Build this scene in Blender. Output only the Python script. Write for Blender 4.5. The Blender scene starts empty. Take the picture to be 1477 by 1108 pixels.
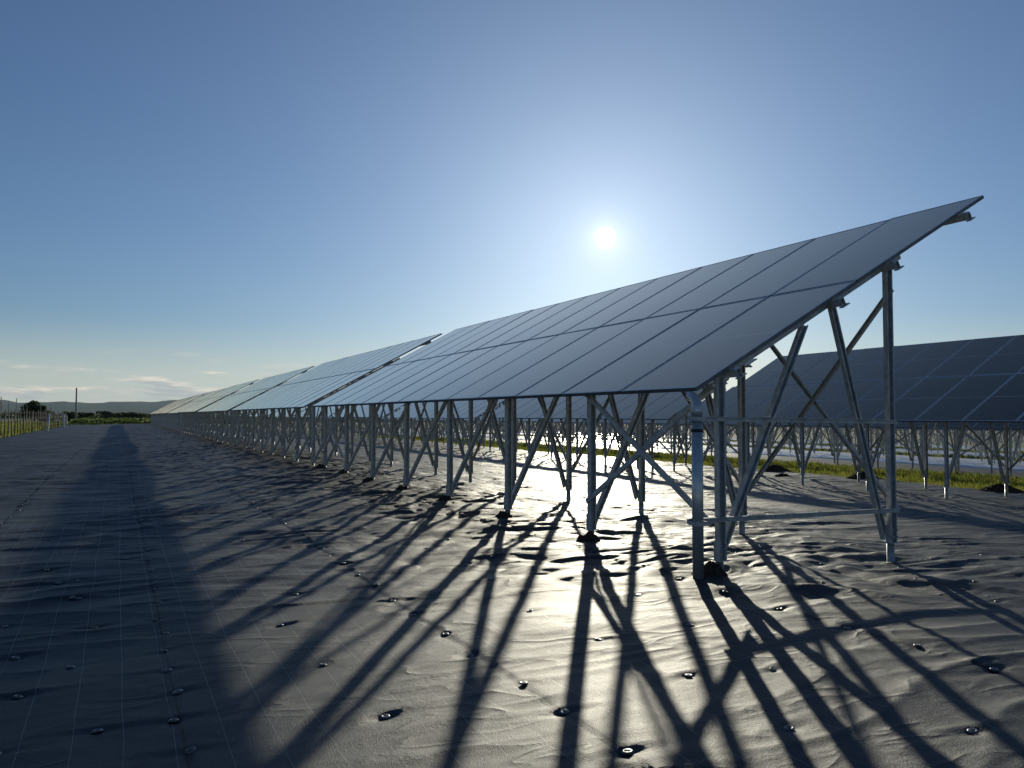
import bpy, math, random
import numpy as np
R = math.radians
random.seed(7)
rng = np.random.default_rng(7)
scene = bpy.context.scene
COL = scene.collection

# ------------------------------------------------------------------ camera
CAM_Z = 1.36
cam_data = bpy.data.cameras.new("camera")
cam_data.sensor_width = 36.0
cam_data.lens = 36.0 * 1146.4 / 1477.0
cam_data.clip_start = 0.05
cam_data.clip_end = 40000
cam = bpy.data.objects.new("camera", cam_data)
COL.objects.link(cam)
cam.location = (0, 0, CAM_Z)
cam.rotation_euler = (R(90 + 2.265), 0, R(-26.4))
scene.camera = cam

# ------------------------------------------------------------------ light
SUN_AZ, SUN_EL = 33.15, 12.6           # azimuth clockwise from +Y
SUN_DIR = (math.sin(R(SUN_AZ)) * math.cos(R(SUN_EL)), math.cos(R(SUN_AZ)) * math.cos(R(SUN_EL)), math.sin(R(SUN_EL)))
sun_data = bpy.data.lights.new("sun", 'SUN')
sun_data.energy = 3.5
sun_data.angle = R(0.53)
sun_data.color = (1.0, 0.93, 0.74)
sun = bpy.data.objects.new("sun", sun_data)
COL.objects.link(sun)
sun.rotation_euler = (R(90 - SUN_EL), 0, R(180 - SUN_AZ))

scene.view_settings.view_transform = 'Standard'
scene.view_settings.look = 'None'
scene.view_settings.gamma = 1
scene.view_settings.use_curve_mapping = False
scene.view_settings.exposure = 0.0
scene.render.engine = 'CYCLES'
scene.cycles.max_bounces = 6
scene.cycles.use_denoising = True
scene.cycles.sample_clamp_indirect = 8


class NT:
    """small helper for node trees"""
    def __init__(self, tree):
        self.t = tree; self.n = tree.nodes; self.l = tree.links
    def add(self, kind, **kw):
        nd = self.n.new(kind)
        for k, v in kw.items():
            if k == 'ins':
                for i, val in v.items():
                    if isinstance(val, bpy.types.NodeSocket): self.l.new(val, nd.inputs[i])
                    else: nd.inputs[i].default_value = val
            else: setattr(nd, k, v)
        return nd
    def math(self, op, a, b=0.0, c=None, clamp=False):
        ins = {0: a, 1: b}
        if c is not None: ins[2] = c
        return self.add('ShaderNodeMath', operation=op, use_clamp=clamp, ins=ins).outputs[0]
    def mix(self, f, a, b, blend='MIX'):
        nd = self.add('ShaderNodeMix', data_type='RGBA', blend_type=blend)
        for i, v in ((0, f), (6, a), (7, b)):
            if isinstance(v, bpy.types.NodeSocket): self.l.new(v, nd.inputs[i])
            else: nd.inputs[i].default_value = v
        return nd.outputs[2]
    def ramp(self, f, lo, hi):
        return self.add('ShaderNodeMapRange', interpolation_type='SMOOTHSTEP', ins={0: f, 1: lo, 2: hi, 3: 0.0, 4: 1.0}).outputs[0]


world = bpy.data.worlds.new("World")
scene.world = world
world.use_nodes = True
w = NT(world.node_tree)
w.n.clear()
sky = w.add('ShaderNodeTexSky', sky_type='NISHITA', sun_disc=False, sun_elevation=R(SUN_EL), sun_rotation=R(SUN_AZ),
            altitude=0.0, air_density=1.0, dust_density=0.22, ozone_density=2.5)
skyt = w.mix(1.0, sky.outputs[0], (0.81, 0.96, 1.21, 1), 'MULTIPLY')      # the cool balance of the picture
tc = w.add('ShaderNodeTexCoord')
nrm = w.add('ShaderNodeVectorMath', operation='NORMALIZE', ins={0: tc.outputs['Generated']}).outputs[0]
dot = w.add('ShaderNodeVectorMath', operation='DOT_PRODUCT', ins={0: nrm, 1: SUN_DIR}).outputs['Value']
sep = w.add('ShaderNodeSeparateXYZ', ins={0: nrm})
ang = w.math('ARCCOSINE', w.math('MINIMUM', dot, 0.9999999))
# clouds low over the horizon
mp = w.add('ShaderNodeMapping', ins={0: nrm, 3: (9.0, 9.0, 60.0)}).outputs[0]
cn = w.add('ShaderNodeTexNoise', ins={'Vector': mp, 'Scale': 1.0, 'Detail': 7.0, 'Roughness': 0.6}).outputs[0]
band = w.math('MULTIPLY', w.ramp(sep.outputs[2], 0.004, 0.02), w.math('SUBTRACT', 1.0, w.ramp(sep.outputs[2], 0.03, 0.085)))
cloud = w.math('MULTIPLY', w.ramp(cn, 0.50, 0.62), band)
cn2 = w.add('ShaderNodeTexNoise', ins={'Vector': w.add('ShaderNodeMapping', ins={0: nrm, 1: (0, 0, 0.35), 3: (9.0, 9.0, 60.0)}).outputs[0], 'Scale': 1.0, 'Detail': 6.0, 'Roughness': 0.6}).outputs[0]
ccol = w.mix(w.ramp(cn2, 0.42, 0.6), (16.0, 14.2, 11.6, 1), (7.2, 7.4, 7.8, 1))
# pale layer of hazy air low over the land
low = w.math('SUBTRACT', 1.0, w.ramp(sep.outputs[2], 0.01, 0.12))
skyc = w.mix(w.math('MULTIPLY', low, 0.62), skyt, (10.9, 11.2, 10.3, 1))
skyc = w.mix(w.math('MULTIPLY', cloud, 0.7), skyc, ccol)
# the solar disc and the glow of the air close round it
disc = w.math('MULTIPLY', w.math('SUBTRACT', 1.0, w.ramp(ang, R(0.35), R(0.8))), 120.0)
glow = w.math('ADD', w.math('MULTIPLY', w.math('EXPONENT', w.math('MULTIPLY', ang, -1 / R(0.9))), 8.0),
              w.math('MULTIPLY', w.math('EXPONENT', w.math('MULTIPLY', ang, -1 / R(4.0))), 1.3))
gl = w.add('ShaderNodeVectorMath', operation='SCALE', ins={0: (1.0, 0.86, 0.56), 3: w.math('ADD', disc, glow)}).outputs[0]
broad = w.math('EXPONENT', w.math('MULTIPLY', ang, -1 / R(12.5)))
bl = w.add('ShaderNodeVectorMath', operation='SCALE', ins={0: (4.5, 5.9, 7.2), 3: broad}).outputs[0]
tot = w.add('ShaderNodeVectorMath', operation='ADD', ins={0: w.add('ShaderNodeVectorMath', operation='ADD', ins={0: skyc, 1: bl}).outputs[0], 1: gl}).outputs[0]
bg = w.add('ShaderNodeBackground', ins={0: tot, 1: 0.057})
w.l.new(bg.outputs[0], w.add('ShaderNodeOutputWorld').inputs[0])
world.cycles.sampling_method = 'MANUAL'
world.cycles.sample_map_resolution = 2048

# ------------------------------------------------------------------ helpers
def tag(o, label=None, cat=None, group=None, kind=None):
    if label: o['label'] = label
    if cat: o['category'] = cat
    if group: o['group'] = group
    if kind: o['kind'] = kind
    return o


def empty(name, loc, rz=0.0):
    o = bpy.data.objects.new(name, None)
    o.empty_display_size = 0.2
    COL.objects.link(o)
    o.location = loc
    o.rotation_euler.z = rz
    return o


class MB:
    """collects geometry that becomes ONE mesh object"""
    def __init__(self):
        self.v = []; self.f = []; self.m = []
    def add(self, vs, fs, mi=0):
        b = len(self.v)
        self.v += [tuple(map(float, p)) for p in vs]
        self.f += [tuple(b + i for i in q) for q in fs]
        self.m += [mi] * len(fs)
    def box(self, lo, hi, mi=0):
        x0, y0, z0 = lo; x1, y1, z1 = hi
        self.add([(x0, y0, z0), (x1, y0, z0), (x1, y1, z0), (x0, y1, z0), (x0, y0, z1), (x1, y0, z1), (x1, y1, z1), (x0, y1, z1)],
                 [(3, 2, 1, 0), (4, 5, 6, 7), (0, 1, 5, 4), (1, 2, 6, 5), (2, 3, 7, 6), (3, 0, 4, 7)], mi)
    def sweep(self, p0, p1, prof, up=(0, 0, 1), mi=0, closed=True):
        """extrude a 2-D profile from p0 to p1; profile x runs along side, y along 'up'"""
        p0 = np.array(p0, float); p1 = np.array(p1, float)
        d = (p1 - p0) / np.linalg.norm(p1 - p0)
        u = np.array(up, float); u = u - d * (u @ d); u /= np.linalg.norm(u)
        s = np.cross(d, u)
        n = len(prof)
        vs = [p0 + s * a + u * b for a, b in prof] + [p1 + s * a + u * b for a, b in prof]
        fs = [(i, (i + 1) % n, n + (i + 1) % n, n + i) for i in range(n)]
        fs += [tuple(range(n - 1, -1, -1)), tuple(range(n, 2 * n))]
        self.add(vs, fs, mi)
    def bar(self, p0, p1, wd, dp, up=(0, 0, 1), mi=0):
        a, b = wd / 2, dp / 2
        self.sweep(p0, p1, [(-a, -b), (a, -b), (a, b), (-a, b)], up, mi)
    def channel(self, p0, p1, wd, dp, up=(0, 0, 1), mi=0, t=0.004, lip=0.015):
        """lipped C section, web at -up side, open towards +up"""
        a = wd / 2; b = dp / 2
        prof = [(-a, -b), (a, -b), (a, b), (a - lip, b), (a - lip, b - t), (a - t, b - t), (a - t, -b + t),
                (-a + t, -b + t), (-a + t, b - t), (-a + lip, b - t), (-a + lip, b), (-a, b)]
        p0 = np.array(p0, float); p1 = np.array(p1, float)
        d = (p1 - p0) / np.linalg.norm(p1 - p0)
        u = np.array(up, float); u = u - d * (u @ d); u /= np.linalg.norm(u)
        s = np.cross(d, u)
        n = 12
        vs = [p0 + s * x + u * y for x, y in prof] + [p1 + s * x + u * y for x, y in prof]
        fs = [(i, (i + 1) % n, n + (i + 1) % n, n + i) for i in range(n)]
        caps = [(0, 1, 6, 7), (1, 2, 5, 6), (2, 3, 4, 5), (0, 7, 8, 11), (8, 9, 10, 11)]
        fs += [tuple(reversed(c)) for c in caps] + [tuple(n + i for i in c) for c in caps]
        self.add(vs, fs, mi)
    def tube(self, pts, r, n=10, mi=0, caps=True):
        pts = [np.array(p, float) for p in pts]
        rs = r if isinstance(r, (list, tuple)) else [r] * len(pts)
        vs = []; u = None
        for i, p in enumerate(pts):
            d = pts[min(i + 1, len(pts) - 1)] - pts[max(i - 1, 0)]
            d /= np.linalg.norm(d)
            if u is None:
                u = np.array((1, 0, 0)) if abs(d[0]) < 0.9 else np.array((0, 1, 0))
            u = u - d * (u @ d); u /= np.linalg.norm(u)
            s = np.cross(d, u)
            for k in range(n):
                a = 2 * math.pi * k / n
                vs.append(p + (u * math.cos(a) + s * math.sin(a)) * rs[i])
        fs = []
        for i in range(len(pts) - 1):
            for k in range(n):
                fs.append((i * n + k, i * n + (k + 1) % n, (i + 1) * n + (k + 1) % n, (i + 1) * n + k))
        if caps:
            fs.append(tuple(range(n - 1, -1, -1)))
            fs.append(tuple((len(pts) - 1) * n + k for k in range(n)))
        self.add(vs, fs, mi)
    def build(self, name, mats, parent=None, smooth=False, loc=None):
        me = bpy.data.meshes.new(name)
        me.from_pydata(self.v, [], self.f)
        for m in (mats if isinstance(mats, (list, tuple)) else [mats]): me.materials.append(m)
        me.polygons.foreach_set('material_index', self.m)
        if smooth: me.polygons.foreach_set('use_smooth', [True] * len(self.f))
        me.update()
        o = bpy.data.objects.new(name, me)
        COL.objects.link(o)
        if parent: o.parent = parent
        if loc: o.location = loc
        return o


def np_mesh(name, verts, faces, mats, parent=None, smooth=False, mi=None):
    """verts (n,3), faces (m,k) arrays"""
    me = bpy.data.meshes.new(name)
    k = faces.shape[1]; m = len(faces)
    me.vertices.add(len(verts)); me.vertices.foreach_set('co', verts.astype(np.float32).ravel())
    me.loops.add(m * k); me.loops.foreach_set('vertex_index', faces.astype(np.int32).ravel())
    me.polygons.add(m); me.polygons.foreach_set('loop_start', np.arange(0, m * k, k, dtype=np.int32))
    me.polygons.foreach_set('use_smooth', np.full(m, smooth))
    for mm in (mats if isinstance(mats, (list, tuple)) else [mats]): me.materials.append(mm)
    if mi is not None: me.polygons.foreach_set('material_index', mi.astype(np.int32))
    me.update(calc_edges=True)
    o = bpy.data.objects.new(name, me)
    COL.objects.link(o)
    if parent: o.parent = parent
    return o


def grid_faces(nx, ny):
    i = np.arange(nx - 1)[None, :] + nx * np.arange(ny - 1)[:, None]
    return np.stack([i, i + 1, i + 1 + nx, i + nx], -1).reshape(-1, 4)


_PERM = rng.permutation(4096)
_G = rng.uniform(0, 2 * math.pi, 4096)
_GX, _GY = np.cos(_G), np.sin(_G)
def perlin(x, y, seed=0):
    xi = np.floor(x).astype(np.int64); yi = np.floor(y).astype(np.int64)
    fx = x - xi; fy = y - yi
    u = fx * fx * fx * (fx * (fx * 6 - 15) + 10); v = fy * fy * fy * (fy * (fy * 6 - 15) + 10)
    def g(ix, iy, dx, dy):
        h = _PERM[(_PERM[(ix + seed * 131) & 4095] + iy) & 4095]
        return _GX[h] * dx + _GY[h] * dy
    a = g(xi, yi, fx, fy); b = g(xi + 1, yi, fx - 1, fy)
    c = g(xi, yi + 1, fx, fy - 1); d = g(xi + 1, yi + 1, fx - 1, fy - 1)
    return ((a + (b - a) * u) * (1 - v) + (c + (d - c) * u) * v) * 1.5


def ground_z(x):
    return np.interp(x, [-60, 4.9, 6.9, 16.6, 28, 60, 110], [0, 0, -0.11, -0.54, -0.85, -1.5, -2.3])


def copy_tree(o, parent=None):
    c = o.copy(); COL.objects.link(c)
    if parent: c.parent = parent
    for ch in o.children: copy_tree(ch, c)
    return c

# ------------------------------------------------------------------ materials
def mat(name, color=(0.5, 0.5, 0.5), rough=0.5, metal=0.0, spec=0.5):
    m = bpy.data.materials.new(name); m.use_nodes = True
    p = m.node_tree.nodes['Principled BSDF']
    p.inputs['Base Color'].default_value = (*color, 1)
    p.inputs['Roughness'].default_value = rough
    p.inputs['Metallic'].default_value = metal
    p.inputs['Specular IOR Level'].default_value = spec
    return m, NT(m.node_tree), p


def vary(m3, scale=6.0, lo=0.75, hi=1.2, detail=5, coord='Object', rvar=0.12):
    """breaks up a flat colour and gloss with noise"""
    m, n, p = m3
    base = list(p.inputs['Base Color'].default_value)
    co = n.add('ShaderNodeTexCoord').outputs[coord]
    nz = n.add('ShaderNodeTexNoise', ins={'Vector': co, 'Scale': scale, 'Detail': detail, 'Roughness': 0.65}).outputs[0]
    f = n.ramp(nz, 0.3, 0.7)
    c = n.mix(f, [b * lo for b in base[:3]] + [1], [min(1, b * hi) for b in base[:3]] + [1])
    n.l.new(c, p.inputs['Base Color'])
    r = p.inputs['Roughness'].default_value
    n.l.new(n.add('ShaderNodeMapRange', ins={0: nz, 1: 0.3, 2: 0.7, 3: r + rvar, 4: max(0.03, r - rvar)}).outputs[0], p.inputs['Roughness'])
    return m


STEEL = vary(mat('galvanised_steel', (0.48, 0.50, 0.51), 0.5, 0.25), 14, 0.72, 1.15)
PILE = vary(mat('pile_steel', (0.42, 0.44, 0.45), 0.45, 0.4), 18, 0.7, 1.15)
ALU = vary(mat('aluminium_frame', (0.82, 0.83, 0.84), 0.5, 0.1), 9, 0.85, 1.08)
ALU_SHADED = vary(mat('frame_side_shaded', (0.16, 0.165, 0.175), 0.5, 0.3), 9, 0.8, 1.1)  # same aluminium as the lips, with shade put into the colour of the sides
CONDUIT = vary(mat('conduit_metal', (0.55, 0.57, 0.56), 0.35, 0.6), 10, 0.8, 1.1)
SOIL = vary(mat('soil', (0.035, 0.028, 0.022), 0.95, 0, 0.2), 30, 0.5, 1.7)
WHITEP = vary(mat('white_paint', (0.75, 0.75, 0.73), 0.5), 8, 0.8, 1.05)
POLEM = vary(mat('pole_concrete', (0.42, 0.37, 0.36), 0.8), 3, 0.8, 1.1)
FPOST = vary(mat('fence_paint', (0.05, 0.05, 0.045), 0.7), 8, 0.7, 1.2)
WIRE = vary(mat('wire', (0.05, 0.05, 0.045), 0.7, 0.0), 8, 0.7, 1.2)
PINW = vary(mat('washer_plastic', (0.12, 0.123, 0.127), 0.35), 60, 0.6, 1.3)
PINS = vary(mat('pin_steel', (0.3, 0.3, 0.3), 0.4, 0.8), 40, 0.8, 1.1)
BARK = vary(mat('bark', (0.06, 0.045, 0.035), 0.9), 6, 0.6, 1.4)


def glass_material():
    m, n, p = mat('panel_glass', (0.012, 0.014, 0.022), 0.09)
    co = n.add('ShaderNodeTexCoord').outputs['Object']
    s = n.add('ShaderNodeSeparateXYZ', ins={0: co})
    # half-cut gap in the middle of the module, cell grid and fine busbars
    mid = n.math('LESS_THAN', n.math('ABSOLUTE', n.math('SUBTRACT', s.outputs[0], 1.1175)), 0.009)
    def lines(v, pitch, off, wd):
        fr = n.math('FRACT', n.math('ADD', n.math('DIVIDE', v, pitch), off))
        return n.math('LESS_THAN', n.math('ABSOLUTE', n.math('SUBTRACT', fr, 0.5)), wd / pitch)
    grid = n.math('MAXIMUM', lines(s.outputs[0], 0.0921, 0.0, 0.0011), lines(s.outputs[1], 0.1835, 0.5, 0.0011))
    c = n.mix(n.math('MULTIPLY', grid, 0.5), (0.010, 0.0125, 0.021, 1), (0.10, 0.105, 0.12, 1))
    c = n.mix(mid, c, (0.42, 0.43, 0.45, 1))
    # streaky dusty film, with extra warm tone standing in for veiling glare
    dn = n.add('ShaderNodeTexNoise', ins={'Vector': n.add('ShaderNodeMapping', ins={0: co, 3: (0.8, 9.0, 1)}).outputs[0], 'Scale': 1.6, 'Detail': 6.0}).outputs[0]
    dust = n.math('ADD', 0.05, n.math('MULTIPLY', n.ramp(dn, 0.35, 0.75), 0.05))
    c = n.mix(dust, c, (0.5, 0.42, 0.31, 1))
    n.l.new(c, p.inputs['Base Color'])
    rn = n.add('ShaderNodeMapRange', ins={0: dn, 1: 0.3, 2: 0.75, 3: 0.05, 4: 0.13}).outputs[0]
    n.l.new(rn, p.inputs['Roughness'])
    p.inputs['Specular IOR Level'].default_value = 0.0
    lw = n.add('ShaderNodeLayerWeight', ins={0: 0.5}).outputs['Facing']
    fac = n.math('MULTIPLY_ADD', n.math('POWER', lw, 4.4), 1.6, 0.008, clamp=True)
    gl = n.add('ShaderNodeBsdfGlossy', ins={'Color': (1.0, 0.90, 0.76, 1), 'Roughness': rn})  # warm tinted gloss, raised at grazing angles to imitate veiling glare
    mx = n.add('ShaderNodeMixShader', ins={0: fac, 1: p.outputs[0], 2: gl.outputs[0]})
    n.l.new(mx.outputs[0], n.n['Material Output'].inputs[0])
    return m
GLASS = glass_material()
BACK = vary(mat('backsheet', (0.55, 0.56, 0.57), 0.5), 4, 0.9, 1.05)


SEAMS = [-4.5, -2.9, -1.3, 0.28, 1.87, 4.22, 5.8, 7.4, 9.0, 10.6, 12.2, 13.8, 15.4, 17.0, 18.6]


def tarp_material():
    m, n, p = mat('weed_sheet', (0.02, 0.022, 0.026), 0.45, 0, 0.18)
    g = n.add('ShaderNodeNewGeometry').outputs['Position']
    wob = n.add('ShaderNodeTexNoise', ins={'Vector': g, 'Scale': 0.55, 'Detail': 2.0}).outputs[0]
    s = n.add('ShaderNodeSeparateXYZ', ins={0: g})
    x = n.math('ADD', s.outputs[0], n.math('MULTIPLY', n.math('SUBTRACT', wob, 0.5), 0.06))
    # thin pale marker threads woven along the sheet
    fr = n.math('FRACT', n.math('DIVIDE', n.math('ADD', x, 60.0), 0.1985))
    thread = n.math('LESS_THAN', n.math('ABSOLUTE', n.math('SUBTRACT', fr, 0.5)), 0.0075)
    big = n.add('ShaderNodeTexNoise', ins={'Vector': g, 'Scale': 1.1, 'Detail': 6.0, 'Roughness': 0.6}).outputs[0]
    dusty = n.ramp(big, 0.38, 0.72)
    fine = n.add('ShaderNodeTexNoise', ins={'Vector': g, 'Scale': 140.0, 'Detail': 3.0, 'Roughness': 0.7}).outputs[0]
    spk = n.ramp(fine, 0.45, 0.75)
    c = n.mix(dusty, (0.018, 0.030, 0.042, 1), (0.034, 0.044, 0.050, 1))
    c = n.mix(n.math('MULTIPLY', spk, 0.8), c, (0.085, 0.092, 0.102, 1))
    slit = None
    for sx in SEAMS:
        q = n.math('LESS_THAN', n.math('ABSOLUTE', n.math('SUBTRACT', x, sx)), 0.006)
        slit = q if slit is None else n.math('MAXIMUM', slit, q)
    c = n.mix(n.math('MULTIPLY', slit, 0.85), c, (0.003, 0.003, 0.004, 1))
    c = n.mix(n.math('MULTIPLY', n.math('MULTIPLY', thread, n.math('SUBTRACT', 1.0, slit)), 0.6), c, (0.26, 0.28, 0.30, 1))
    n.l.new(c, p.inputs['Base Color'])
    rr = n.add('ShaderNodeMapRange', ins={0: big, 1: 0.3, 2: 0.75, 3: 0.47, 4: 0.60}).outputs[0]
    n.l.new(n.math('ADD', rr, n.math('MULTIPLY', spk, 0.08)), p.inputs['Roughness'])
    # woven tape texture and small creases
    cre = n.add('ShaderNodeTexNoise', ins={'Vector': n.add('ShaderNodeMapping', ins={0: g, 3: (2.2, 6.5, 1)}).outputs[0], 'Scale': 1.6, 'Detail': 6.0, 'Roughness': 0.55}).outputs[0]
    b1 = n.add('ShaderNodeBump', ins={'Strength': 0.4, 'Distance': 0.010, 'Height': cre}).outputs[0]
    cr2 = n.add('ShaderNodeTexNoise', ins={'Vector': n.add('ShaderNodeMapping', ins={0: g, 2: (0, 0, R(14)), 3: (1.3, 3.0, 1)}).outputs[0], 'Scale': 1.5, 'Detail': 2.0, 'Roughness': 0.4, 'Distortion': 0.5}).outputs[0]
    rid = n.math('POWER', n.math('SUBTRACT', 1.0, n.math('ABSOLUTE', n.math('MULTIPLY_ADD', cr2, 4.0, -2.0)), clamp=True), 2.5)
    rid = n.math('MULTIPLY', rid, n.ramp(big, 0.40, 0.62))
    b1 = n.add('ShaderNodeBump', ins={'Strength': 0.5, 'Distance': 0.018, 'Height': rid, 'Normal': b1}).outputs[0]
    b2 = n.add('ShaderNodeBump', ins={'Strength': 0.9, 'Distance': 0.0042, 'Height': fine, 'Normal': b1}).outputs[0]
    n.l.new(b2, p.inputs['Normal'])
    return m
TARP = tarp_material()


def noise_mat(name, cols, scale, rough=0.8, bump=0.0, coord='pos', stretch=(1, 1, 1), spec=0.3, transl=0.0):
    m, n, p = mat(name, cols[0], rough, 0, spec)
    g = n.add('ShaderNodeNewGeometry').outputs['Position'] if coord == 'pos' else n.add('ShaderNodeTexCoord').outputs['Object']
    g = n.add('ShaderNodeMapping', ins={0: g, 3: stretch}).outputs[0]
    nz = n.add('ShaderNodeTexNoise', ins={'Vector': g, 'Scale': scale, 'Detail': 8.0, 'Roughness': 0.65}).outputs[0]
    c = n.mix(n.ramp(nz, 0.3, 0.55), (*cols[0], 1), (*cols[1], 1))
    if len(cols) > 2: c = n.mix(n.ramp(nz, 0.52, 0.7), c, (*cols[2], 1))
    n.l.new(c, p.inputs['Base Color'])
    if bump:
        n.l.new(n.add('ShaderNodeBump', ins={'Strength': 0.6, 'Distance': bump, 'Height': nz}).outputs[0], p.inputs['Normal'])
    if transl:
        tr = n.add('ShaderNodeBsdfTranslucent'); n.l.new(c, tr.inputs[0])
        mx = n.add('ShaderNodeMixShader', ins={0: transl, 1: p.outputs[0], 2: tr.outputs[0]})
        n.l.new(mx.outputs[0], n.n['Material Output'].inputs[0])
    return m
FIELD = noise_mat('field_grass', [(0.035, 0.05, 0.018), (0.07, 0.095, 0.03), (0.11, 0.115, 0.05)], 0.35, 0.9, 0.15)
GRASS = noise_mat('grass_blades', [(0.11, 0.13, 0.02), (0.22, 0.24, 0.04), (0.33, 0.31, 0.08)], 1.3, 0.6, 0, transl=0.6)
LEAF = noise_mat('leaves', [(0.035, 0.05, 0.015), (0.06, 0.085, 0.025), (0.09, 0.11, 0.03)], 1.5, 0.6, 0, transl=0.35)
CROP = noise_mat('crop_leaves', [(0.05, 0.08, 0.02), (0.10, 0.15, 0.03), (0.17, 0.2, 0.05)], 0.9, 0.6, 0, transl=0.5)
HILL = noise_mat('wooded_hill', [(0.03, 0.045, 0.02), (0.05, 0.07, 0.03), (0.07, 0.085, 0.04)], 0.008, 0.95, 0, spec=0.1)
SILVER = noise_mat('silver_sheet', [(0.40, 0.45, 0.54), (0.52, 0.57, 0.65), (0.62, 0.66, 0.72)], 0.6, 0.4, 0.02, stretch=(1, 2.5, 1), spec=0.5)

# ------------------------------------------------------------------ ground and sheets
xs = np.array([-6000, -600, -60, -7, 4.9, 6.9, 10, 16.6, 20.7, 24, 28, 36, 48, 60, 80, 110, 200, 700, 6000], float)
ys = np.array([-3000, -200, -10, 10, 40, 80, 140, 300, 800, 2500, 7000], float)
GXX, GYY = np.meshgrid(xs, ys)
gv = np.stack([GXX.ravel(), GYY.ravel(), ground_z(GXX.ravel()) - 0.14], 1)
tag(np_mesh('ground', gv, grid_faces(len(xs), len(ys)), FIELD), kind='structure')

TARP_X0, TARP_X1, TARP_END = -6.5, 20.6, 136.0

# ground pins: rows on the seams and in the middle of the sheets
pins = []
pr = random.Random(3)
rows = [(-2.9, .5), (-1.3, .5), (-0.45, .75), (0.28, .42), (-0.08, .95), (1.05, .9), (1.87, .5), (2.75, .85), (3.4, 1.0), (4.22, .55), (5.2, .9), (5.9, .8), (6.6, .9), (7.4, .8), (8.3, 1.0), (9.1, 1.0), (10.6, 1.1), (12.2, 1.2)]
for px, st in rows:
    y = 1.4 + pr.random() * st
    while y < 17:
        x = px + pr.uniform(-.03, .03) + (pr.uniform(-.22, .22) if st > .7 else 0)
        d = x * 0.4447 + y * 0.8957; l = x * 0.8957 - y * 0.4447
        if d > 2.6 and abs(l / d) < 0.66 and (d < 9 or st < .6 and d < 13):
            pins.append((x, y))
        y += st * pr.uniform(0.8, 1.2) * (1.0 if y < 8 else 1.35)

ax = np.concatenate([np.arange(TARP_X0, -3.4, .07), np.arange(-3.4, 9.0, .024), np.arange(9.0, TARP_X1, .06), [TARP_X1]])
ay = [-6.0]
while ay[-1] < TARP_END:
    y = ay[-1]
    ay.append(y + (0.15 if y < 1 else max(0.02, 0.0032 * y)))
ay = np.array(ay)
X, Y = np.meshgrid(ax, ay)


def tarp_height(X, Y):
    fore = np.clip((Y + 0.35 * X - 5.0) / 2.6, 0, 1); fore = fore * fore * (3 - 2 * fore)
    zone = np.exp(-((X - 5.0) / 3.2) ** 2) * fore                # loose, disturbed sheet along the front row
    far = 0.35 + 0.65 * fore
    wx = X + 0.35 * perlin(X * .5, Y * .5, 9)
    wy = Y + 0.30 * perlin(X * .45, Y * .8, 5)
    n1 = perlin(wx * 0.55, wy * 1.9, 1)
    msk = np.clip(0.4 + 1.1 * perlin(X * .35, Y * .35, 12), 0.05, 1)
    # long folds across the sheet, sharp crested and far apart
    h = 0.022 * (1 - np.abs(n1)) ** 5 * msk
    n2 = perlin(wx * 0.5 + .12 * wy, wy * 3.0, 2)
    m2 = np.clip(0.5 + 1.1 * perlin(X * .5, Y * .4, 13), 0, 1)
    h += 0.027 * (1 - np.abs(n2)) ** 3.5 * m2 * (1.0 - 0.3 * zone) * far
    n6 = perlin(wx * 0.8 - .5 * wy, wy * 1.5 + .6 * wx, 17)
    h += 0.010 * (1 - np.abs(n6)) ** 6 * np.clip(perlin(X * .6, Y * .6, 19) * 1.6, 0, 1)
    n7 = perlin(wx * 0.28 + .05 * wy, wy * 0.95, 23)
    h += 0.030 * (1 - np.abs(n7)) ** 3 * np.clip((Y - 6) / 16, 0, 1)
    # air-filled puffs with creases between them
    h += 0.045 * np.abs(perlin(wx * 0.85, wy * 1.35, 3)) * (0.30 + 1.0 * zone) * (.4 + .6 * far)
    h += 0.032 * np.abs(perlin(wx * 1.7 + .4 * wy, wy * 2.7, 4)) * (0.10 + 1.0 * zone)
    h += 0.020 * np.abs(perlin(wx * 2.6 - .5 * wy, wy * 5.0, 14)) * zone
    h += 0.016 * perlin(wx * 0.9, wy * 1.1, 15) * (.4 + zone)
    h += 0.05 * perlin(X * .16, Y * .12, 7)
    for sx in SEAMS:                                             # overlap of two sheets
        q = X - sx - 0.03 * perlin(Y * .6, Y * 0 + sx, 8)
        h += 0.007 / (1 + np.exp(-q / 0.006)) - 0.0035 - 0.003 * np.exp(-((q + .014) / .012) ** 2) * (0.6 + perlin(Y * 1.3, Y * 0 + sx, 18))
    # two long swells beside the end frame
    for cx_, cy_, ln, wd_, hh_ in ((4.80, 4.62, .30, .10, .034), (5.2, 4.22, .22, .13, .034), (6.3, 4.3, .5, .12, .03)):
        ua = ((X - cx_) * .72 - (Y - cy_) * .69) / ln; ub = ((X - cx_) * .69 + (Y - cy_) * .72) / wd_
        h += hh_ * np.exp(-ua ** 2 - (ub - .25 * ua * ua + .5 * perlin(X * 4, Y * 4, 21)) ** 2)
    return h

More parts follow.
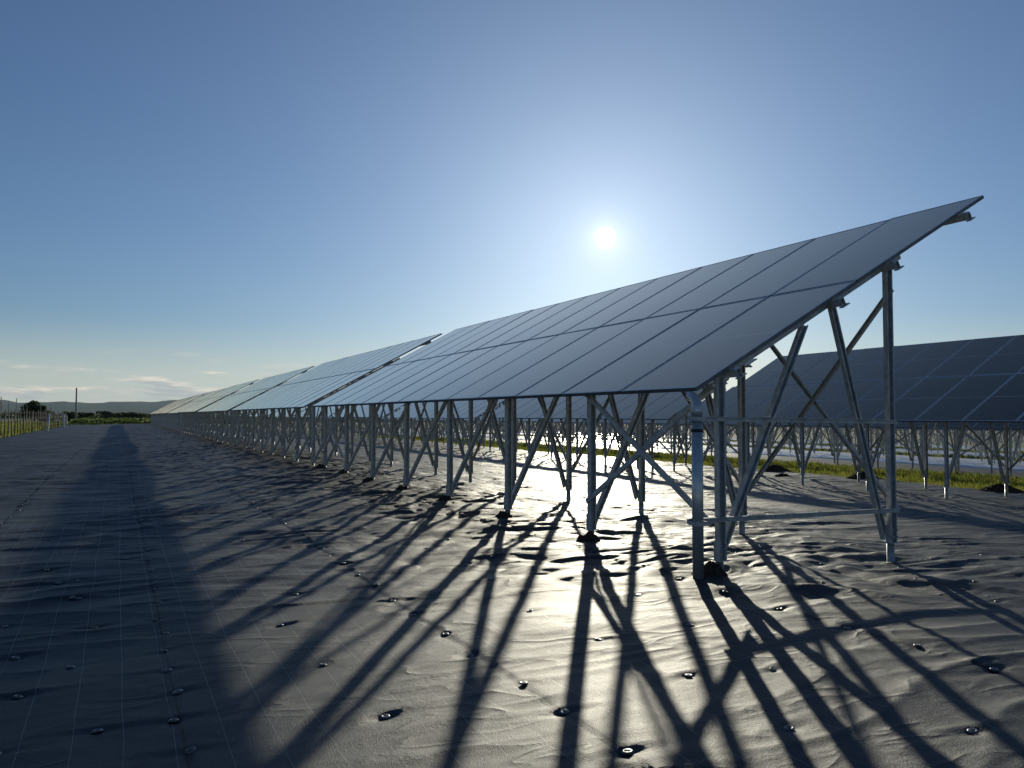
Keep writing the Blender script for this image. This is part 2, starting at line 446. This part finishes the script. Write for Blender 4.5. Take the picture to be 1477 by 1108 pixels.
H = tarp_height(X, Y)
for (px, py) in pins:
    i0, i1 = np.searchsorted(ax, (px - .7, px + .7)); j0, j1 = np.searchsorted(ay, (py - .3, py + .3))
    sx = X[j0:j1, i0:i1] - px; sy = Y[j0:j1, i0:i1] - py
    k = pr.uniform(.3, 1.0) * (1.3 if pr.random() < .2 else 1); tilt = pr.uniform(-.25, .25)
    rr = np.sqrt(sx ** 2 + (sy * 1.3) ** 2)
    H[j0:j1, i0:i1] += k * (-0.012 * np.exp(-(rr / .07) ** 2)
        + 0.008 * np.exp(-((sy - .045 - tilt * sx) / .028) ** 2 - (sx / .20) ** 2)
        - 0.005 * np.exp(-((sy + .015 - tilt * sx) / .02) ** 2 - (sx / .17) ** 2))
Z = ground_z(X) + H
edge = np.minimum(X - TARP_X0, TARP_X1 - X)
Z -= 0.10 * np.exp(-edge / 0.08)                                # the rim is tucked into the soil
tv = np.stack([X.ravel(), Y.ravel(), Z.ravel()], 1)
tag(np_mesh('path', tv, grid_faces(len(ax), len(ay)), TARP, smooth=True), kind='structure')


def surf_z(x, y):
    i = min(max(np.searchsorted(ax, x), 1), len(ax) - 1); j = min(max(np.searchsorted(ay, y), 1), len(ay) - 1)
    return float(Z[j, i])


def strip(name, x0, x1, y0, y1, material, seed, lift=-0.02, amp=0.03, dx=.3, dy=.5):
    a = np.arange(x0, x1 + dx / 2, dx); b = np.arange(y0, y1 + dy / 2, dy)
    A, B = np.meshgrid(a, b)
    e = np.minimum(A - x0, x1 - A)
    hz = ground_z(A) + lift + amp * perlin(A * .8, B * .5, seed) + amp * .7 * perlin(A * 1.7, B * 1.1, seed + 1) - 0.12 * np.exp(-e / .15)
    return tag(np_mesh(name, np.stack([A.ravel(), B.ravel(), hz.ravel()], 1), grid_faces(len(a), len(b)), material, smooth=True), kind='structure')
strip('dark_ground_sheet', 28.8, 35.4, 4, 132, TARP, 20)
strip('silver_ground_sheet', 35.7, 46.5, 4, 132, SILVER, 22)
strip('silver_ground_sheet', 49.0, 62.0, 4, 132, SILVER, 24)
strip('silver_ground_sheet', 65.0, 78.0, 4, 132, SILVER, 26)

# ------------------------------------------------------------------ solar tables
TILT = R(28.49); CT, ST = math.cos(TILT), math.sin(TILT)
ML, MW, GAP, PITCH, NCOL = 2.236, 1.134, 0.016, 1.15, 13
LOW = 1.5975                         # height of the low edge above the row's base level
SHOE = 0.115
AX, BX = 0.31, 2.48                  # post lines behind the low edge
FY0, FSTEP, NF = 0.06, 2.09, 8
PUR = (0.42, 1.87, 2.74, 4.02)
N = np.array((-ST, 0, CT))           # panel normal
def P(s, y, off=0.0):                # point on the panel plane, off below it
    return np.array((s * CT, y, LOW + s * ST)) - N * off
EX = np.array((CT, 0, ST))

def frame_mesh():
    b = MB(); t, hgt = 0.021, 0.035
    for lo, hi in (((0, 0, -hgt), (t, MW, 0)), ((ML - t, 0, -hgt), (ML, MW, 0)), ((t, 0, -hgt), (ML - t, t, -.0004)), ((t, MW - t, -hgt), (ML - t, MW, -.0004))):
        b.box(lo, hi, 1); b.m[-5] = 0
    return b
def glass_mesh():
    b = MB()
    b.box((0.018, 0.018, -0.008), (ML - 0.018, MW - 0.018, -0.0025), 0)
    b.box((0.0192, 0.0192, -0.0105), (ML - 0.0192, MW - 0.0192, -0.0082), 1)
    b.box((ML / 2 - .06, MW / 2 - .05, -0.03), (ML / 2 + .06, MW / 2 + .05, -0.0107), 2)
    return b

BLACKP = vary(mat('black_plastic', (0.02, 0.02, 0.02), 0.5), 20, 0.7, 1.3)
STRUT_TOP_A = P(1.52, 0, 0.115); STRUT_TOP_B = P(1.93, 0, 0.12)

def post_front(b): b.channel((AX, 0, SHOE), (AX, 0, P(AX / CT, 0, 0.115)[2] + .03), 0.088, 0.05, (0, -1, 0))
def post_rear(b): b.channel((BX, 0, SHOE), (BX, 0, P(BX / CT, 0, 0.115)[2] + .03), 0.088, 0.05, (0, -1, 0))
def strut_front(b): b.channel((AX + .035, .052, SHOE + .03), (STRUT_TOP_A[0], .052, STRUT_TOP_A[2]), 0.07, 0.045, (0, -1, 0))
def strut_rear(b): b.channel((BX - .045, .052, SHOE + .03), (STRUT_TOP_B[0], .052, STRUT_TOP_B[2]), 0.07, 0.045, (0, -1, 0))
def shoe(b, x):
    b.box((x - .06, -.045, SHOE - .012), (x + .06, .085, SHOE))
    b.box((x - .055, .026, SHOE), (x + .055, .0295, SHOE + .16))
    for dx, dz in ((-.03, .05), (.03, .05), (-.03, .12), (.03, .12)):
        b.tube([(x + dx, -.028, SHOE + dz), (x + dx, -.042, SHOE + dz)], .010, 6)
def pile(b, x): b.tube([(x, .02, -1.0), (x, .02, SHOE - .013)], .036, 14)
def purlin(b, s):
    c0, c1 = P(s, -.09, .075), P(s, NCOL * PITCH - .02 + .09, .075)
    b.channel(c0, c1, 0.055, 0.066, -N)
    # rail clamps and end bolts
    for yy in (-.065, -.03, NCOL * PITCH + .02, NCOL * PITCH + .05):
        q = P(s, yy, .0355)
        b.bar(q - EX * .03, q + EX * .03, .028, .012, N)
    for e, sg in ((-.09, -1), (NCOL * PITCH - .02 + .09, 1)):
        q = P(s, e, .113)
        b.bar(q - EX * .05, q + EX * .05, .05, .009, N)
def brace(b, x, y0, z0, y1, z1, off):
    b.channel((x + off, y0, z0), (x + off, y1, z1), 0.05, 0.03, (1 if off < 0 else -1, 0, 0), t=.003, lip=.009)
def brace_rod(b, x0, z0, x1, z1, y):
    b.channel((x0, y, z0), (x1, y, z1), 0.04, 0.02, (0, 1, 0), t=.003, lip=.007)
def frame_rail(b):   # short rail under the panels that joins two purlins at each frame
    b.channel(P(.3, 0.052, .082), P(3.05, 0.052, .082), 0.045, 0.05, -N)

RACK_X = (AX, BX)
TOPZ = {AX: P(AX / CT, 0, .16)[2], BX: P(BX / CT, 0, .36)[2]}

def one(name, fn, parent, material=STEEL, smooth=False, loc=None):
    b = MB(); fn(b)
    return b.build(name, material, parent, smooth, loc)

def full_table():
    root = empty('solar_table', (0, 0, 0))
    mr = random.Random(11)
    gl = None
    for i in range(NCOL):
        for j in range(2):
            if gl is None:
                gl = glass_mesh().build('solar_module', [GLASS, BACK, BLACKP], root)
                frm = frame_mesh().build('module_frame', [ALU, ALU_SHADED], gl)
                o = gl
            else:
                o = gl.copy(); COL.objects.link(o); o.parent = root
                f2 = frm.copy(); COL.objects.link(f2); f2.parent = o
            o.location = P(j * (ML + GAP), i * PITCH)
            o.rotation_euler = (mr.gauss(0, .0011), -TILT + mr.gauss(0, .0011), 0)
    for k, s in enumerate(PUR): one('purlin', lambda b: purlin(b, s), root)
    protos = [one('front_post', post_front, root), one('rear_post', post_rear, root),
              one('front_strut', strut_front, root), one('rear_strut', strut_rear, root),
              one('post_shoe', lambda b: shoe(b, AX), root), one('post_shoe', lambda b: shoe(b, BX), root),
              one('screw_pile', lambda b: pile(b, AX), root, PILE, True), one('screw_pile', lambda b: pile(b, BX), root, PILE, True),
              one('frame_rail', frame_rail, root)]
    for k in range(NF):
        for q in protos:
            o = q
            if k:
                o = q.copy(); COL.objects.link(o); o.parent = root
            o.location = (0, FY0 + k * FSTEP, 0)
    for k in (0, NF - 2):
        ya, yb = FY0 + k * FSTEP, FY0 + (k + 1) * FSTEP
        for x, off in ((AX, -.062), (BX, .062)):
            zt, zb = TOPZ[x], SHOE + .30
            one('cross_brace', lambda b: brace(b, x, ya, zt, yb, zb, off), root)
            one('cross_brace', lambda b: brace(b, x, ya, zb, yb, zt, off * 1.55), root)
    for k in range(1, NF - 2):
        ya, yb = FY0 + k * FSTEP, FY0 + (k + 1) * FSTEP
        z0, z1 = (SHOE + .30, TOPZ[BX]) if k % 2 else (TOPZ[BX], SHOE + .30)
        one('brace', lambda b: brace(b, BX, ya, z0, yb, z1, .062), root)
    return root

def light_table():
    """the same table with each frame as one part, for the far rows"""
    root = empty('solar_table', (0, 0, 0))
    def mod(b):
        b.box((0.012, 0.012, -0.012), (ML - 0.012, MW - 0.012, -0.003), 0)
        t = .016
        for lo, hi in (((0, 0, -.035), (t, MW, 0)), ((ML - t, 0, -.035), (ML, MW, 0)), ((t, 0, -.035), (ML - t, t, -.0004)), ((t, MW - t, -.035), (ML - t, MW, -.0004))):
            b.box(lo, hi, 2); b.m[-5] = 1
    m0 = None
    mr = random.Random(12)
    for i in range(NCOL):
        for j in range(2):
            if m0 is None:
                m0 = one('solar_module', mod, root, [GLASS, ALU, ALU_SHADED]); o = m0
            else:
                o = m0.copy(); COL.objects.link(o); o.parent = root
            o.location = P(j * (ML + GAP), i * PITCH)
            o.rotation_euler = (mr.gauss(0, .0015), -TILT + mr.gauss(0, .0015), 0)
    def legs(b):
        for x in RACK_X:
            b.bar((x, 0, SHOE), (x, 0, P(x / CT, 0, .1)[2]), .088, .05, (0, -1, 0))
            b.tube([(x, 0, -1.0), (x, 0, SHOE)], .036, 8, 1)
            b.box((x - .06, -.06, SHOE - .012), (x + .06, .06, SHOE))
        b.bar((AX + .035, .05, SHOE), (STRUT_TOP_A[0], .05, STRUT_TOP_A[2]), .07, .045, (0, -1, 0))
        b.bar((BX - .045, .05, SHOE), (STRUT_TOP_B[0], .05, STRUT_TOP_B[2]), .07, .045, (0, -1, 0))
    l0 = one('leg_frame', legs, root, [STEEL, PILE])
    for k in range(NF):
        o = l0
        if k: o = l0.copy(); COL.objects.link(o); o.parent = root
        o.location = (0, FY0 + k * FSTEP, 0)
    for k in (0, NF - 2):
        ya, yb = FY0 + k * FSTEP, FY0 + (k + 1) * FSTEP
        for x, off in ((AX, -.062), (BX, .062)):
            zt, zb = TOPZ[x], SHOE + .30
            one('cross_brace', lambda b: b.bar((x + off, ya, zt), (x + off, yb, zb), .05, .03, (1, 0, 0)), root)
            one('cross_brace', lambda b: b.bar((x + off * 1.55, ya, zb), (x + off * 1.55, yb, zt), .05, .03, (1, 0, 0)), root)
    for k in range(1, NF - 2):
        ya, yb = FY0 + k * FSTEP, FY0 + (k + 1) * FSTEP
        z0, z1 = (SHOE + .30, TOPZ[BX]) if k % 2 else (TOPZ[BX], SHOE + .30)
        one('brace', lambda b: b.bar((BX + .062, ya, z0), (BX + .062, yb, z1), .05, .03, (1, 0, 0)), root)
    for s in PUR: one('purlin', lambda b: b.bar(P(s, -.13, .07), P(s, NCOL * PITCH + .11, .07), .055, .066, N), root)
    return root

ORD = ['', 'second', 'third', 'fourth', 'fifth', 'sixth', 'seventh', 'eighth']
FULL = full_table()
LIGHT = light_table()
used = {id(FULL): False, id(LIGHT): False}
used_full = used_light = False
ROW_X = [4.397, 16.37, 28.34, 40.3, 52.3, 64.2, 76.2]
ROW_DZ = [0.0, -0.354, -0.68, -0.97, -1.22, -1.47, -1.7]
TY0, TSTEP = 5.35, 16.0
for r in range(7):
    for t in range(8):
        y0 = TY0 + t * TSTEP + (0.5 * max(0, t - 1) if r == 0 else 0.35 * math.sin(r * 2.3) if r > 1 else 0)
        if r >= 3 and y0 + 15 < ROW_X[r] * 0.55: continue     # wholly outside the frame
        full = (r == 0 and t < 4) or (r == 1 and t < 2)
        if full:
            o = FULL if not used_full else copy_tree(FULL); used_full = True
        else:
            o = LIGHT if not used_light else copy_tree(LIGHT); used_light = True
        o.location = (ROW_X[r], y0, ROW_DZ[r] + (random.uniform(-.03, .03) if t else 0))
        if r == 0:
            lab = ['nearest front row solar table, grey glass, its open braced end frame facing the viewer',
                   'second pale grey solar table in the front row, just past the first gap'][t] if t < 2 else \
                  '%s pale solar table along the front row counting from the open near end' % ORD[t]
            if t == 7: lab = 'farthest tiny solar table of the front row, at the end of the path'
            g = 'solar tables of the front row'
        elif r == 1:
            lab = ['dark navy solar table with bright module seams at right, behind the nearest table',
                   'second table of the second row, bluish glass glimpsed beneath the nearest table'][t] if t < 2 else \
                  '%s solar table of the second row, glimpsed between front row legs' % ORD[t]
            g = 'solar tables of the second row'
        else:
            lab = 'small distant solar table on thin steel legs in the rows beyond the grass strip'
            g = 'distant solar tables beyond the grass strip'
        tag(o, lab, 'solar table', g)
T1 = FULL
# extra parts that only the near end frame has: two cross rails and the cable conduit
CXL, CYL = -0.035, -0.055
def conduit(b):
    pts = [(CXL, CYL, -0.02), (CXL, CYL, 1.33)]
    b.tube(pts, .047, 18)
def conduit_bend(b):
    pts = [(CXL, CYL, 1.33), (CXL, CYL, 1.41)]
    for k in range(1, 8):
        a = R(12 * k); pts.append((CXL + .004 * k, CYL + .13 * (1 - math.cos(a)), 1.41 + .115 * math.sin(a)))
    b.tube(pts, [.047] * 2 + [.043] * 7, 16)
c = one('cable_conduit', conduit, T1, CONDUIT, True)
one('conduit_bend', conduit_bend, c, CONDUIT, True)
def rings(b):
    for z in (1.235,): b.tube([(CXL, CYL, z - .012), (CXL, CYL, z + .012)], .0505, 18)
one('coupling', rings, c, BLACKP, True)
def clampf(z):
    def f(b):
        b.box((CXL - .056, CYL - .054, z - .018), (CXL + .056, CYL - .0505, z + .018))
        b.box((CXL - .056, CYL - .0505, z - .018), (CXL - .0505, FY0 - .06, z + .018))
        b.box((CXL + .0505, CYL - .0505, z - .018), (CXL + .056, FY0 - .06, z + .018))
    return f
for z in (.46, 1.33): one('pipe_clamp', clampf(z), c, STEEL)
for z0, z1 in ((.47, .43), (1.335, 1.295)):
    one('cross_rail', lambda b: b.channel((CXL - .05, FY0 - .048, z0), (BX + .05, FY0 - .048, z1), .042, .022, (0, -1, 0), t=.003, lip=.008), T1)

# ------------------------------------------------------------------ soil heaps at the posts
def heap(x, y, rx, ry, h, label, seed):
    hr = np.random.default_rng(seed)
    n, mrr = 72, 26
    vs = []; fs = []
    gz = surf_z(x, y) if x < TARP_X1 else float(ground_z(x))
    for i in range(mrr + 1):
        q = i / mrr
        for k in range(n):
            a = 2 * math.pi * k / n
            xx = q * rx * math.cos(a); yy = q * ry * math.sin(a)
            wob = 1 + .25 * float(perlin(np.array(3 * math.cos(a) + seed), np.array(3 * math.sin(a)), 2))
            lump = float(perlin(np.array((xx + seed) * 13), np.array(yy * 13), 3)) * .030 + abs(float(perlin(np.array((xx + seed) * 28), np.array(yy * 28), 4))) * .034 + float(perlin(np.array((xx + seed) * 70), np.array(yy * 70), 5)) * .010
            zz = h * (math.cos(math.pi * min(1, q)) * .5 + .5) + lump * (1 - q ** 4)
            vs.append((x + xx * wob, y + yy * wob, gz + zz - .03 * q - 0.01))
    for i in range(mrr):
        for k in range(n):
            fs.append((i * n + k, i * n + (k + 1) % n, (i + 1) * n + (k + 1) % n, (i + 1) * n + k))
    b = MB(); b.add([(p[0] - x, p[1] - y, p[2] - gz) for p in vs], fs)
    o = b.build('soil_heap', SOIL, None, True, (x, y, gz))
    return tag(o, label, 'soil heap', 'dark soil heaps at the foot of the posts')
heap(4.54, 5.36, .21, .17, .11, 'dark crumbly soil heap round the conduit and post of the near end frame', 1)
for k in range(1, 8):
    heap(4.397 + AX - .13, TY0 + FY0 + k * FSTEP - .12, .20, .16, .07, 'dark soil heap by a front post of the nearest table, %s from the open end' % (ORD[k]), 10 + k)
HEAPS = ((20.3, 12.75), (18.4, 18.3), (20.2, 16.9), (20.3, 20.6), (20.6, 23.6))
for k, (x, y) in enumerate(HEAPS):
    heap(x, y, (.9, .3, .8, .8, .6)[k], .5, (.2, .1, .2, .22, .2)[k], ['rightmost dark soil heap, at the grass edge behind the navy table posts', 'smallest low soil heap, at a front post of the navy table',
         'pointed soil heap at the edge of the grass by a rear post', 'broad soil heap at the grass edge behind the end frame', 'round soil heap at the grass edge seen past the conduit'][k], 30 + k)

# ------------------------------------------------------------------ ground pins
def pin_proto():
    root = empty('ground_pin', (0, 0, 0))
    b = MB(); n = 20
    prof = [(.004, .006), (.014, .006), (.020, .016), (.028, .018), (.034, .004), (.036, -.006)]
    vs = [(.72 * r_ * math.cos(2 * math.pi * k / n), .72 * r_ * math.sin(2 * math.pi * k / n), z_ * .3) for r_, z_ in prof for k in range(n)]
    fs = [(i * n + k, i * n + (k + 1) % n, (i + 1) * n + (k + 1) % n, (i + 1) * n + k) for i in range(len(prof) - 1) for k in range(n)]
    fs.append(tuple(range(n)))
    b.add(vs, fs)
    b.build('washer', PINW, root, True)
    b = MB()
    b.tube([(-.009, 0, -.05), (-.009, 0, .001), (-.007, 0, .005), (.007, 0, .005), (.009, 0, .001), (.009, 0, -.05)], .0024, 6)
    b.build('staple', PINS, root, True)
    return root
PIN = pin_proto()
pr2 = random.Random(5)
for k, (x, y) in enumerate(pins[:300]):
    o = PIN if k == 0 else copy_tree(PIN)
    o.location = (x, y, surf_z(x, y) + .003)
    o.rotation_euler = (pr2.gauss(0, .10), pr2.gauss(0, .10), pr2.uniform(-.5, .5))
    o.scale = [pr2.uniform(.78, 1.0)] * 3
    tag(o, 'small grey round washer and staple pinning the black weed sheet down', 'ground pin', 'pins that hold the weed sheet')

# ------------------------------------------------------------------ vegetation
def leaves(cs, sizes, rnd, aspect=1.6):
    """leaf quads at centres cs with random orientation"""
    n = len(cs)
    d1 = rnd.normal(size=(n, 3)); d1 /= np.linalg.norm(d1, axis=1)[:, None]
    d2 = np.cross(d1, rnd.normal(size=(n, 3))); d2 /= np.linalg.norm(d2, axis=1)[:, None]
    a = d1 * sizes[:, None] * aspect / 2; b = d2 * sizes[:, None] / 2
    v = np.stack([cs - a, cs + b * .9, cs + a, cs - b * .9], 1).reshape(-1, 3)
    return v, np.arange(4 * n).reshape(-1, 4)


def blob_points(centres, radii, n, rnd):
    k = rnd.integers(0, len(centres), n)
    d = rnd.normal(size=(n, 3)); d /= np.linalg.norm(d, axis=1)[:, None]
    q = rnd.uniform(0.35, 1, n) ** .6
    return np.array(centres)[k] + d * np.array(radii)[k] * q[:, None]


def tree(name, x, y, h, wd, label, cat, seed, nleaf=2600, leaf=.3, trunk_h=.25, group=None):
    rd = np.random.default_rng(seed)
    g0 = float(ground_z(x)) - .12
    root = empty(name, (x, y, g0))
    b = MB()
    top = h * .75
    b.tube([(0, 0, -.1), (.02 * wd, .01, h * trunk_h), (-.01 * wd, .02, top)], [.05 * h * .5, .035 * h * .5, .01 * h], 8)
    cs, rs = [], []
    for k in range(11):
        a = rd.uniform(0, 2 * math.pi); q = rd.uniform(.1, .62)
        z = h * rd.uniform(trunk_h + .12, .86)
        c = (wd / 2 * q * math.cos(a), wd / 2 * q * math.sin(a), z)
        s = rd.uniform(.16, .30)
        cs.append(c); rs.append((wd * s, wd * s, h * s * .62))
        b.tube([(0, 0, h * trunk_h * .9), (c[0] * .6, c[1] * .6, c[2] * .8), c], [.018 * h, .01 * h, .004 * h], 5)
    b.build('trunk', BARK, root, True)
    pts = blob_points(cs, rs, nleaf, rd)
    v, f = leaves(pts, rd.uniform(.6, 1.3, nleaf) * leaf, rd)
    np_mesh('crown', v, f, LEAF, root)
    return tag(root, label, cat, group)


tree('round_tree', -13.0, 163, 4.6, 4.4, 'round bushy tree standing beyond the fence near the left edge', 'tree', 1, 3000, .30, .15)
tree('bush', -10.9, 160, 2.5, 3.4, 'low dark bush just right of the round tree', 'bush', 2, 1600, .28, .05)
tree('bush', -8.9, 188, 2.6, 4.2, 'dark bush left of the tall pole', 'bush', 3, 1600, .3, .05)
tree('bush', -5.6, 185, 2.1, 4.0, 'sunlit yellow green bush just right of the tall pole', 'bush', 4, 1500, .3, .05)
tree('bush', -1.6, 215, 2.7, 5.5, 'wide dark bush behind the crop rows at the path end', 'bush', 5, 1900, .34, .05)
tree('bush', 0.3, 230, 2.4, 6.0, 'low dark bush beside the white shed roof', 'bush', 6, 1900, .34, .05)
tree('bush', 3.6, 222, 2.6, 6.0, 'dark bush touching the far tip of the front row', 'bush', 7, 1900, .34, .05)

# low crop beyond the end of the path
rd = np.random.default_rng(77)
cs = []; n = 16000
cx = rd.uniform(-6.5, 22, n); row = rd.integers(0, 11, n); cy = 139 + row * 3.6 + rd.normal(0, .45, n)
clump = 0.55 + 0.45 * np.clip(perlin(cx * .55, cy * .3, 30) + .4, 0, 1)
cz = rd.uniform(0, 1, n) ** .7 * .95 * clump
v, f = leaves(np.stack([cx, cy, cz - .05], 1), rd.uniform(.16, .36, n), rd)
tag(np_mesh('crop_plants', v, f, CROP), 'leafy yellow green crop in low rows beyond the end of the path', 'crop', kind='stuff')

# far woods along the horizon
n = 30000
fx = rd.uniform(-420, 620, n); fy = 420 + rd.uniform(-25, 60, n) + 30 * np.sin(fx / 70)
hh = 0.9 + 3.0 * np.clip(perlin(fx * .02, fy * 0 + 3, 31) + .25, 0, 1) + 1.0 * perlin(fx * .09, fy * .02, 32)
fz = ground_z(np.minimum(fx, 110)) + rd.uniform(0, 1, n) ** .8 * np.maximum(hh, .8)
v, f = leaves(np.stack([fx, fy, fz], 1), rd.uniform(.9, 2.0, n), rd, 1.3)
tag(np_mesh('far_wood', v, f, LEAF), 'dark line of far woods low on the horizon', 'woods', kind='stuff')


def blades(name, x0, x1, y0, y1, n, hmax, label, material=GRASS, wmul=1.0, seed=1, power=1.6):
    rd = np.random.default_rng(seed)
    x = rd.uniform(x0, x1, n); y = y0 + (y1 - y0) * rd.uniform(0, 1, n) ** power
    den = perlin(x * .7, y * .5, seed + 40) * .6 + perlin(x * 2.3, y * 2.1, seed + 41) * .4
    h = hmax * rd.uniform(.35, 1, n) * (0.75 + .6 * den)
    dist = np.hypot(x, y)
    wd = (.006 + .0006 * dist) * wmul * rd.uniform(.7, 1.3, n)
    a = rd.uniform(0, 2 * math.pi, n); lx = rd.normal(0, .35, n) * h; ly = rd.normal(0, .35, n) * h
    z = ground_z(x) - .13
    dx, dy = np.cos(a) * wd, np.sin(a) * wd
    p0 = np.stack([x - dx, y - dy, z], 1); p1 = np.stack([x + dx, y + dy, z], 1); p2 = np.stack([x + lx, y + ly, z + h], 1)
    v = np.stack([p0, p1, p2], 1).reshape(-1, 3)
    return tag(np_mesh(name, v, np.arange(3 * n).reshape(-1, 3), material), label, 'grass', kind='stuff')
blades('grass', 20.55, 28.9, 6, 75, 130000, .36, 'sunlit green grass strip between two dark weed sheets', seed=2)
blades('grass', 46.6, 48.9, 15, 110, 14000, .40, 'thin line of grass between two silver sheets far back', seed=3, wmul=1.3)
blades('grass', 62.1, 64.9, 25, 115, 14000, .40, 'farthest thin grass line between the silver sheets', seed=4, wmul=1.3)
blades('field_grass', -45, -6.7, 22, 190, 90000, .42, 'tall rough green grass in the field left of the fence', seed=5, wmul=1.1)

# ------------------------------------------------------------------ fence, stakes, pole, shed
FX = -6.35
fence = empty('wire_fence', (FX, 20, 0))
fr = random.Random(9)
pb = None
for k in range(56):
    y = k * 1.95
    if pb is None:
        pb = one('fence_post', lambda b: b.tube([(0, 0, -.3), (0, 0, 1.74)], [.036, .032], 7), fence, FPOST, True); o = pb
    else:
        o = pb.copy(); COL.objects.link(o); o.parent = fence
    o.location = (fr.uniform(-.03, .03), y, fr.uniform(-.05, .05))
    o.rotation_euler = (fr.gauss(0, .012), fr.gauss(0, .012), 0)
def mesh_wires(b):
    for z in (.08, .44, .80, 1.16, 1.6):
        for k in range(55):
            b.bar((0.024, k * 1.95, z), (0.024, (k + 1) * 1.95, z), .005, .005)
one('wire_mesh', mesh_wires, fence, WIRE)
tag(fence, 'long fence of thin dark posts and wire mesh along the left side of the path', 'fence')
for k, (wx_, y, h, lean, lab) in enumerate(((-5.35, 79, 1.45, .07, 'leaning thick white post at the fence, nearer of the pair'), (-5.75, 110, 1.45, 0, 'upright thick white post at the fence, right of the leaning one'),
                                      (-6.3, 127, 1.3, 0, 'small greyish white post at the far end of the fence by the pole'))):
    b = MB(); b.box((-.085, -.085, -.2), (.085, .085, h)); b.box((-.098, -.098, h), (.098, .098, h + .03))
    b.add([(-.098, -.098, h + .03), (.098, -.098, h + .03), (.098, .098, h + .03), (-.098, .098, h + .03), (0, 0, h + .08)], [(0, 1, 4), (1, 2, 4), (2, 3, 4), (3, 0, 4)])
    o = b.build('white_post', WHITEP, None, False, (wx_, y, 0)); o.rotation_euler.y = lean
    tag(o, lab, 'post', 'white posts along the fence')
for k, (x, y, h) in enumerate(((-6.95, 63, 2.75), (-8.3, 80, 2.75), (-7.9, 81, 3.0), (-8.5, 97, 2.5), (-7.8, 86, 2.4), (-8.0, 108, 2.7), (-7.2, 104, 2.3), (-7.9, 122, 2.9), (-7.4, 115, 2.5), (-6.9, 120, 2.4))):
    o = one('field_stake', lambda b: b.tube([(0, 0, -.2), (.01, 0, h * .5), (0, .01, h)], [.032, .03, .026], 6), None, FPOST, True, (x, y, -.13))
    o.rotation_euler = (random.gauss(0, .02), random.gauss(0, .02), 0)
    tag(o, 'tall thin dark stake standing in the field behind the fence', 'stake', 'stakes in the field behind the fence')
pole = empty('utility_pole', (-6.1, 150, -.12))
one('mast', lambda b: b.tube([(0, 0, -.3), (0, 0, 6.0)], [.16, .11], 12), pole, POLEM, True)
def cap(b):
    b.tube([(0, 0, 6.0), (0, 0, 6.06)], .125, 12); b.bar((0, -.18, 5.2), (0, .18, 5.2), .06, .06)
one('pole_cap', cap, pole, POLEM)
tag(pole, 'tall slim greyish pole rising above the hills at the far end of the fence', 'pole')
shed = empty('farm_shed', (-1.2, 330, -.1))
one('wall', lambda b: b.box((-2.3, -3, 0), (2.3, 3, 1.7)), shed, vary(mat('shed_wall', (.25, .24, .22), .8), 2, .8, 1.1))
def roof(b):
    b.add([(-2.5, -3.4, 1.7), (2.5, -3.4, 1.7), (2.5, 0, 2.2), (-2.5, 0, 2.2), (2.5, 3.4, 1.7), (-2.5, 3.4, 1.7)], [(0, 1, 2, 3), (3, 2, 4, 5), (0, 3, 5), (1, 4, 2), (0, 5, 4, 1)])
one('roof', roof, shed, WHITEP)
tag(shed, 'tiny farm shed with a white roof among bushes at the path end', 'shed')

# ------------------------------------------------------------------ hills
az = np.radians(np.linspace(-75, 110, 420)); nr = 14
vs = []
for i in range(nr):
    q = i / (nr - 1)
    rad = 4300 + 1900 * q + 350 * perlin(az * 3, az * 0 + .3, 41)
    prof = np.sin(q * math.pi * .62)
    base = 82 + 20 * perlin(az * 6, az * 0 + 4.2, 42) + 9 * perlin(az * 26, az * 0 + q * 2, 43) + 5 * perlin(az * 90, az * 0 + q * 4, 44)
    z = -6 + 1.12 * base * prof + 14 * perlin(az * 18, az * 0 + q * 3, 45) * prof
    vs.append(np.stack([np.sin(az) * rad, np.cos(az) * rad, z], 1))
tag(np_mesh('hills', np.concatenate(vs), grid_faces(420, nr), HILL, smooth=True), kind='structure')

# ------------------------------------------------------------------ hazy air
hm = bpy.data.materials.new('haze_air'); hm.use_nodes = True
hn = NT(hm.node_tree); hn.n.clear()
pv = hn.add('ShaderNodeVolumePrincipled')
pv.inputs['Color'].default_value = (0.52, 0.75, 1.0, 1)
pv.inputs['Density'].default_value = 0.00004
pv.inputs['Anisotropy'].default_value = 0.2
hn.l.new(pv.outputs[0], hn.add('ShaderNodeOutputMaterial').inputs['Volume'])
hb = MB(); hb.box((-6900, -900, -8), (6900, 7300, 150))
tag(hb.build('haze', hm), kind='stuff')
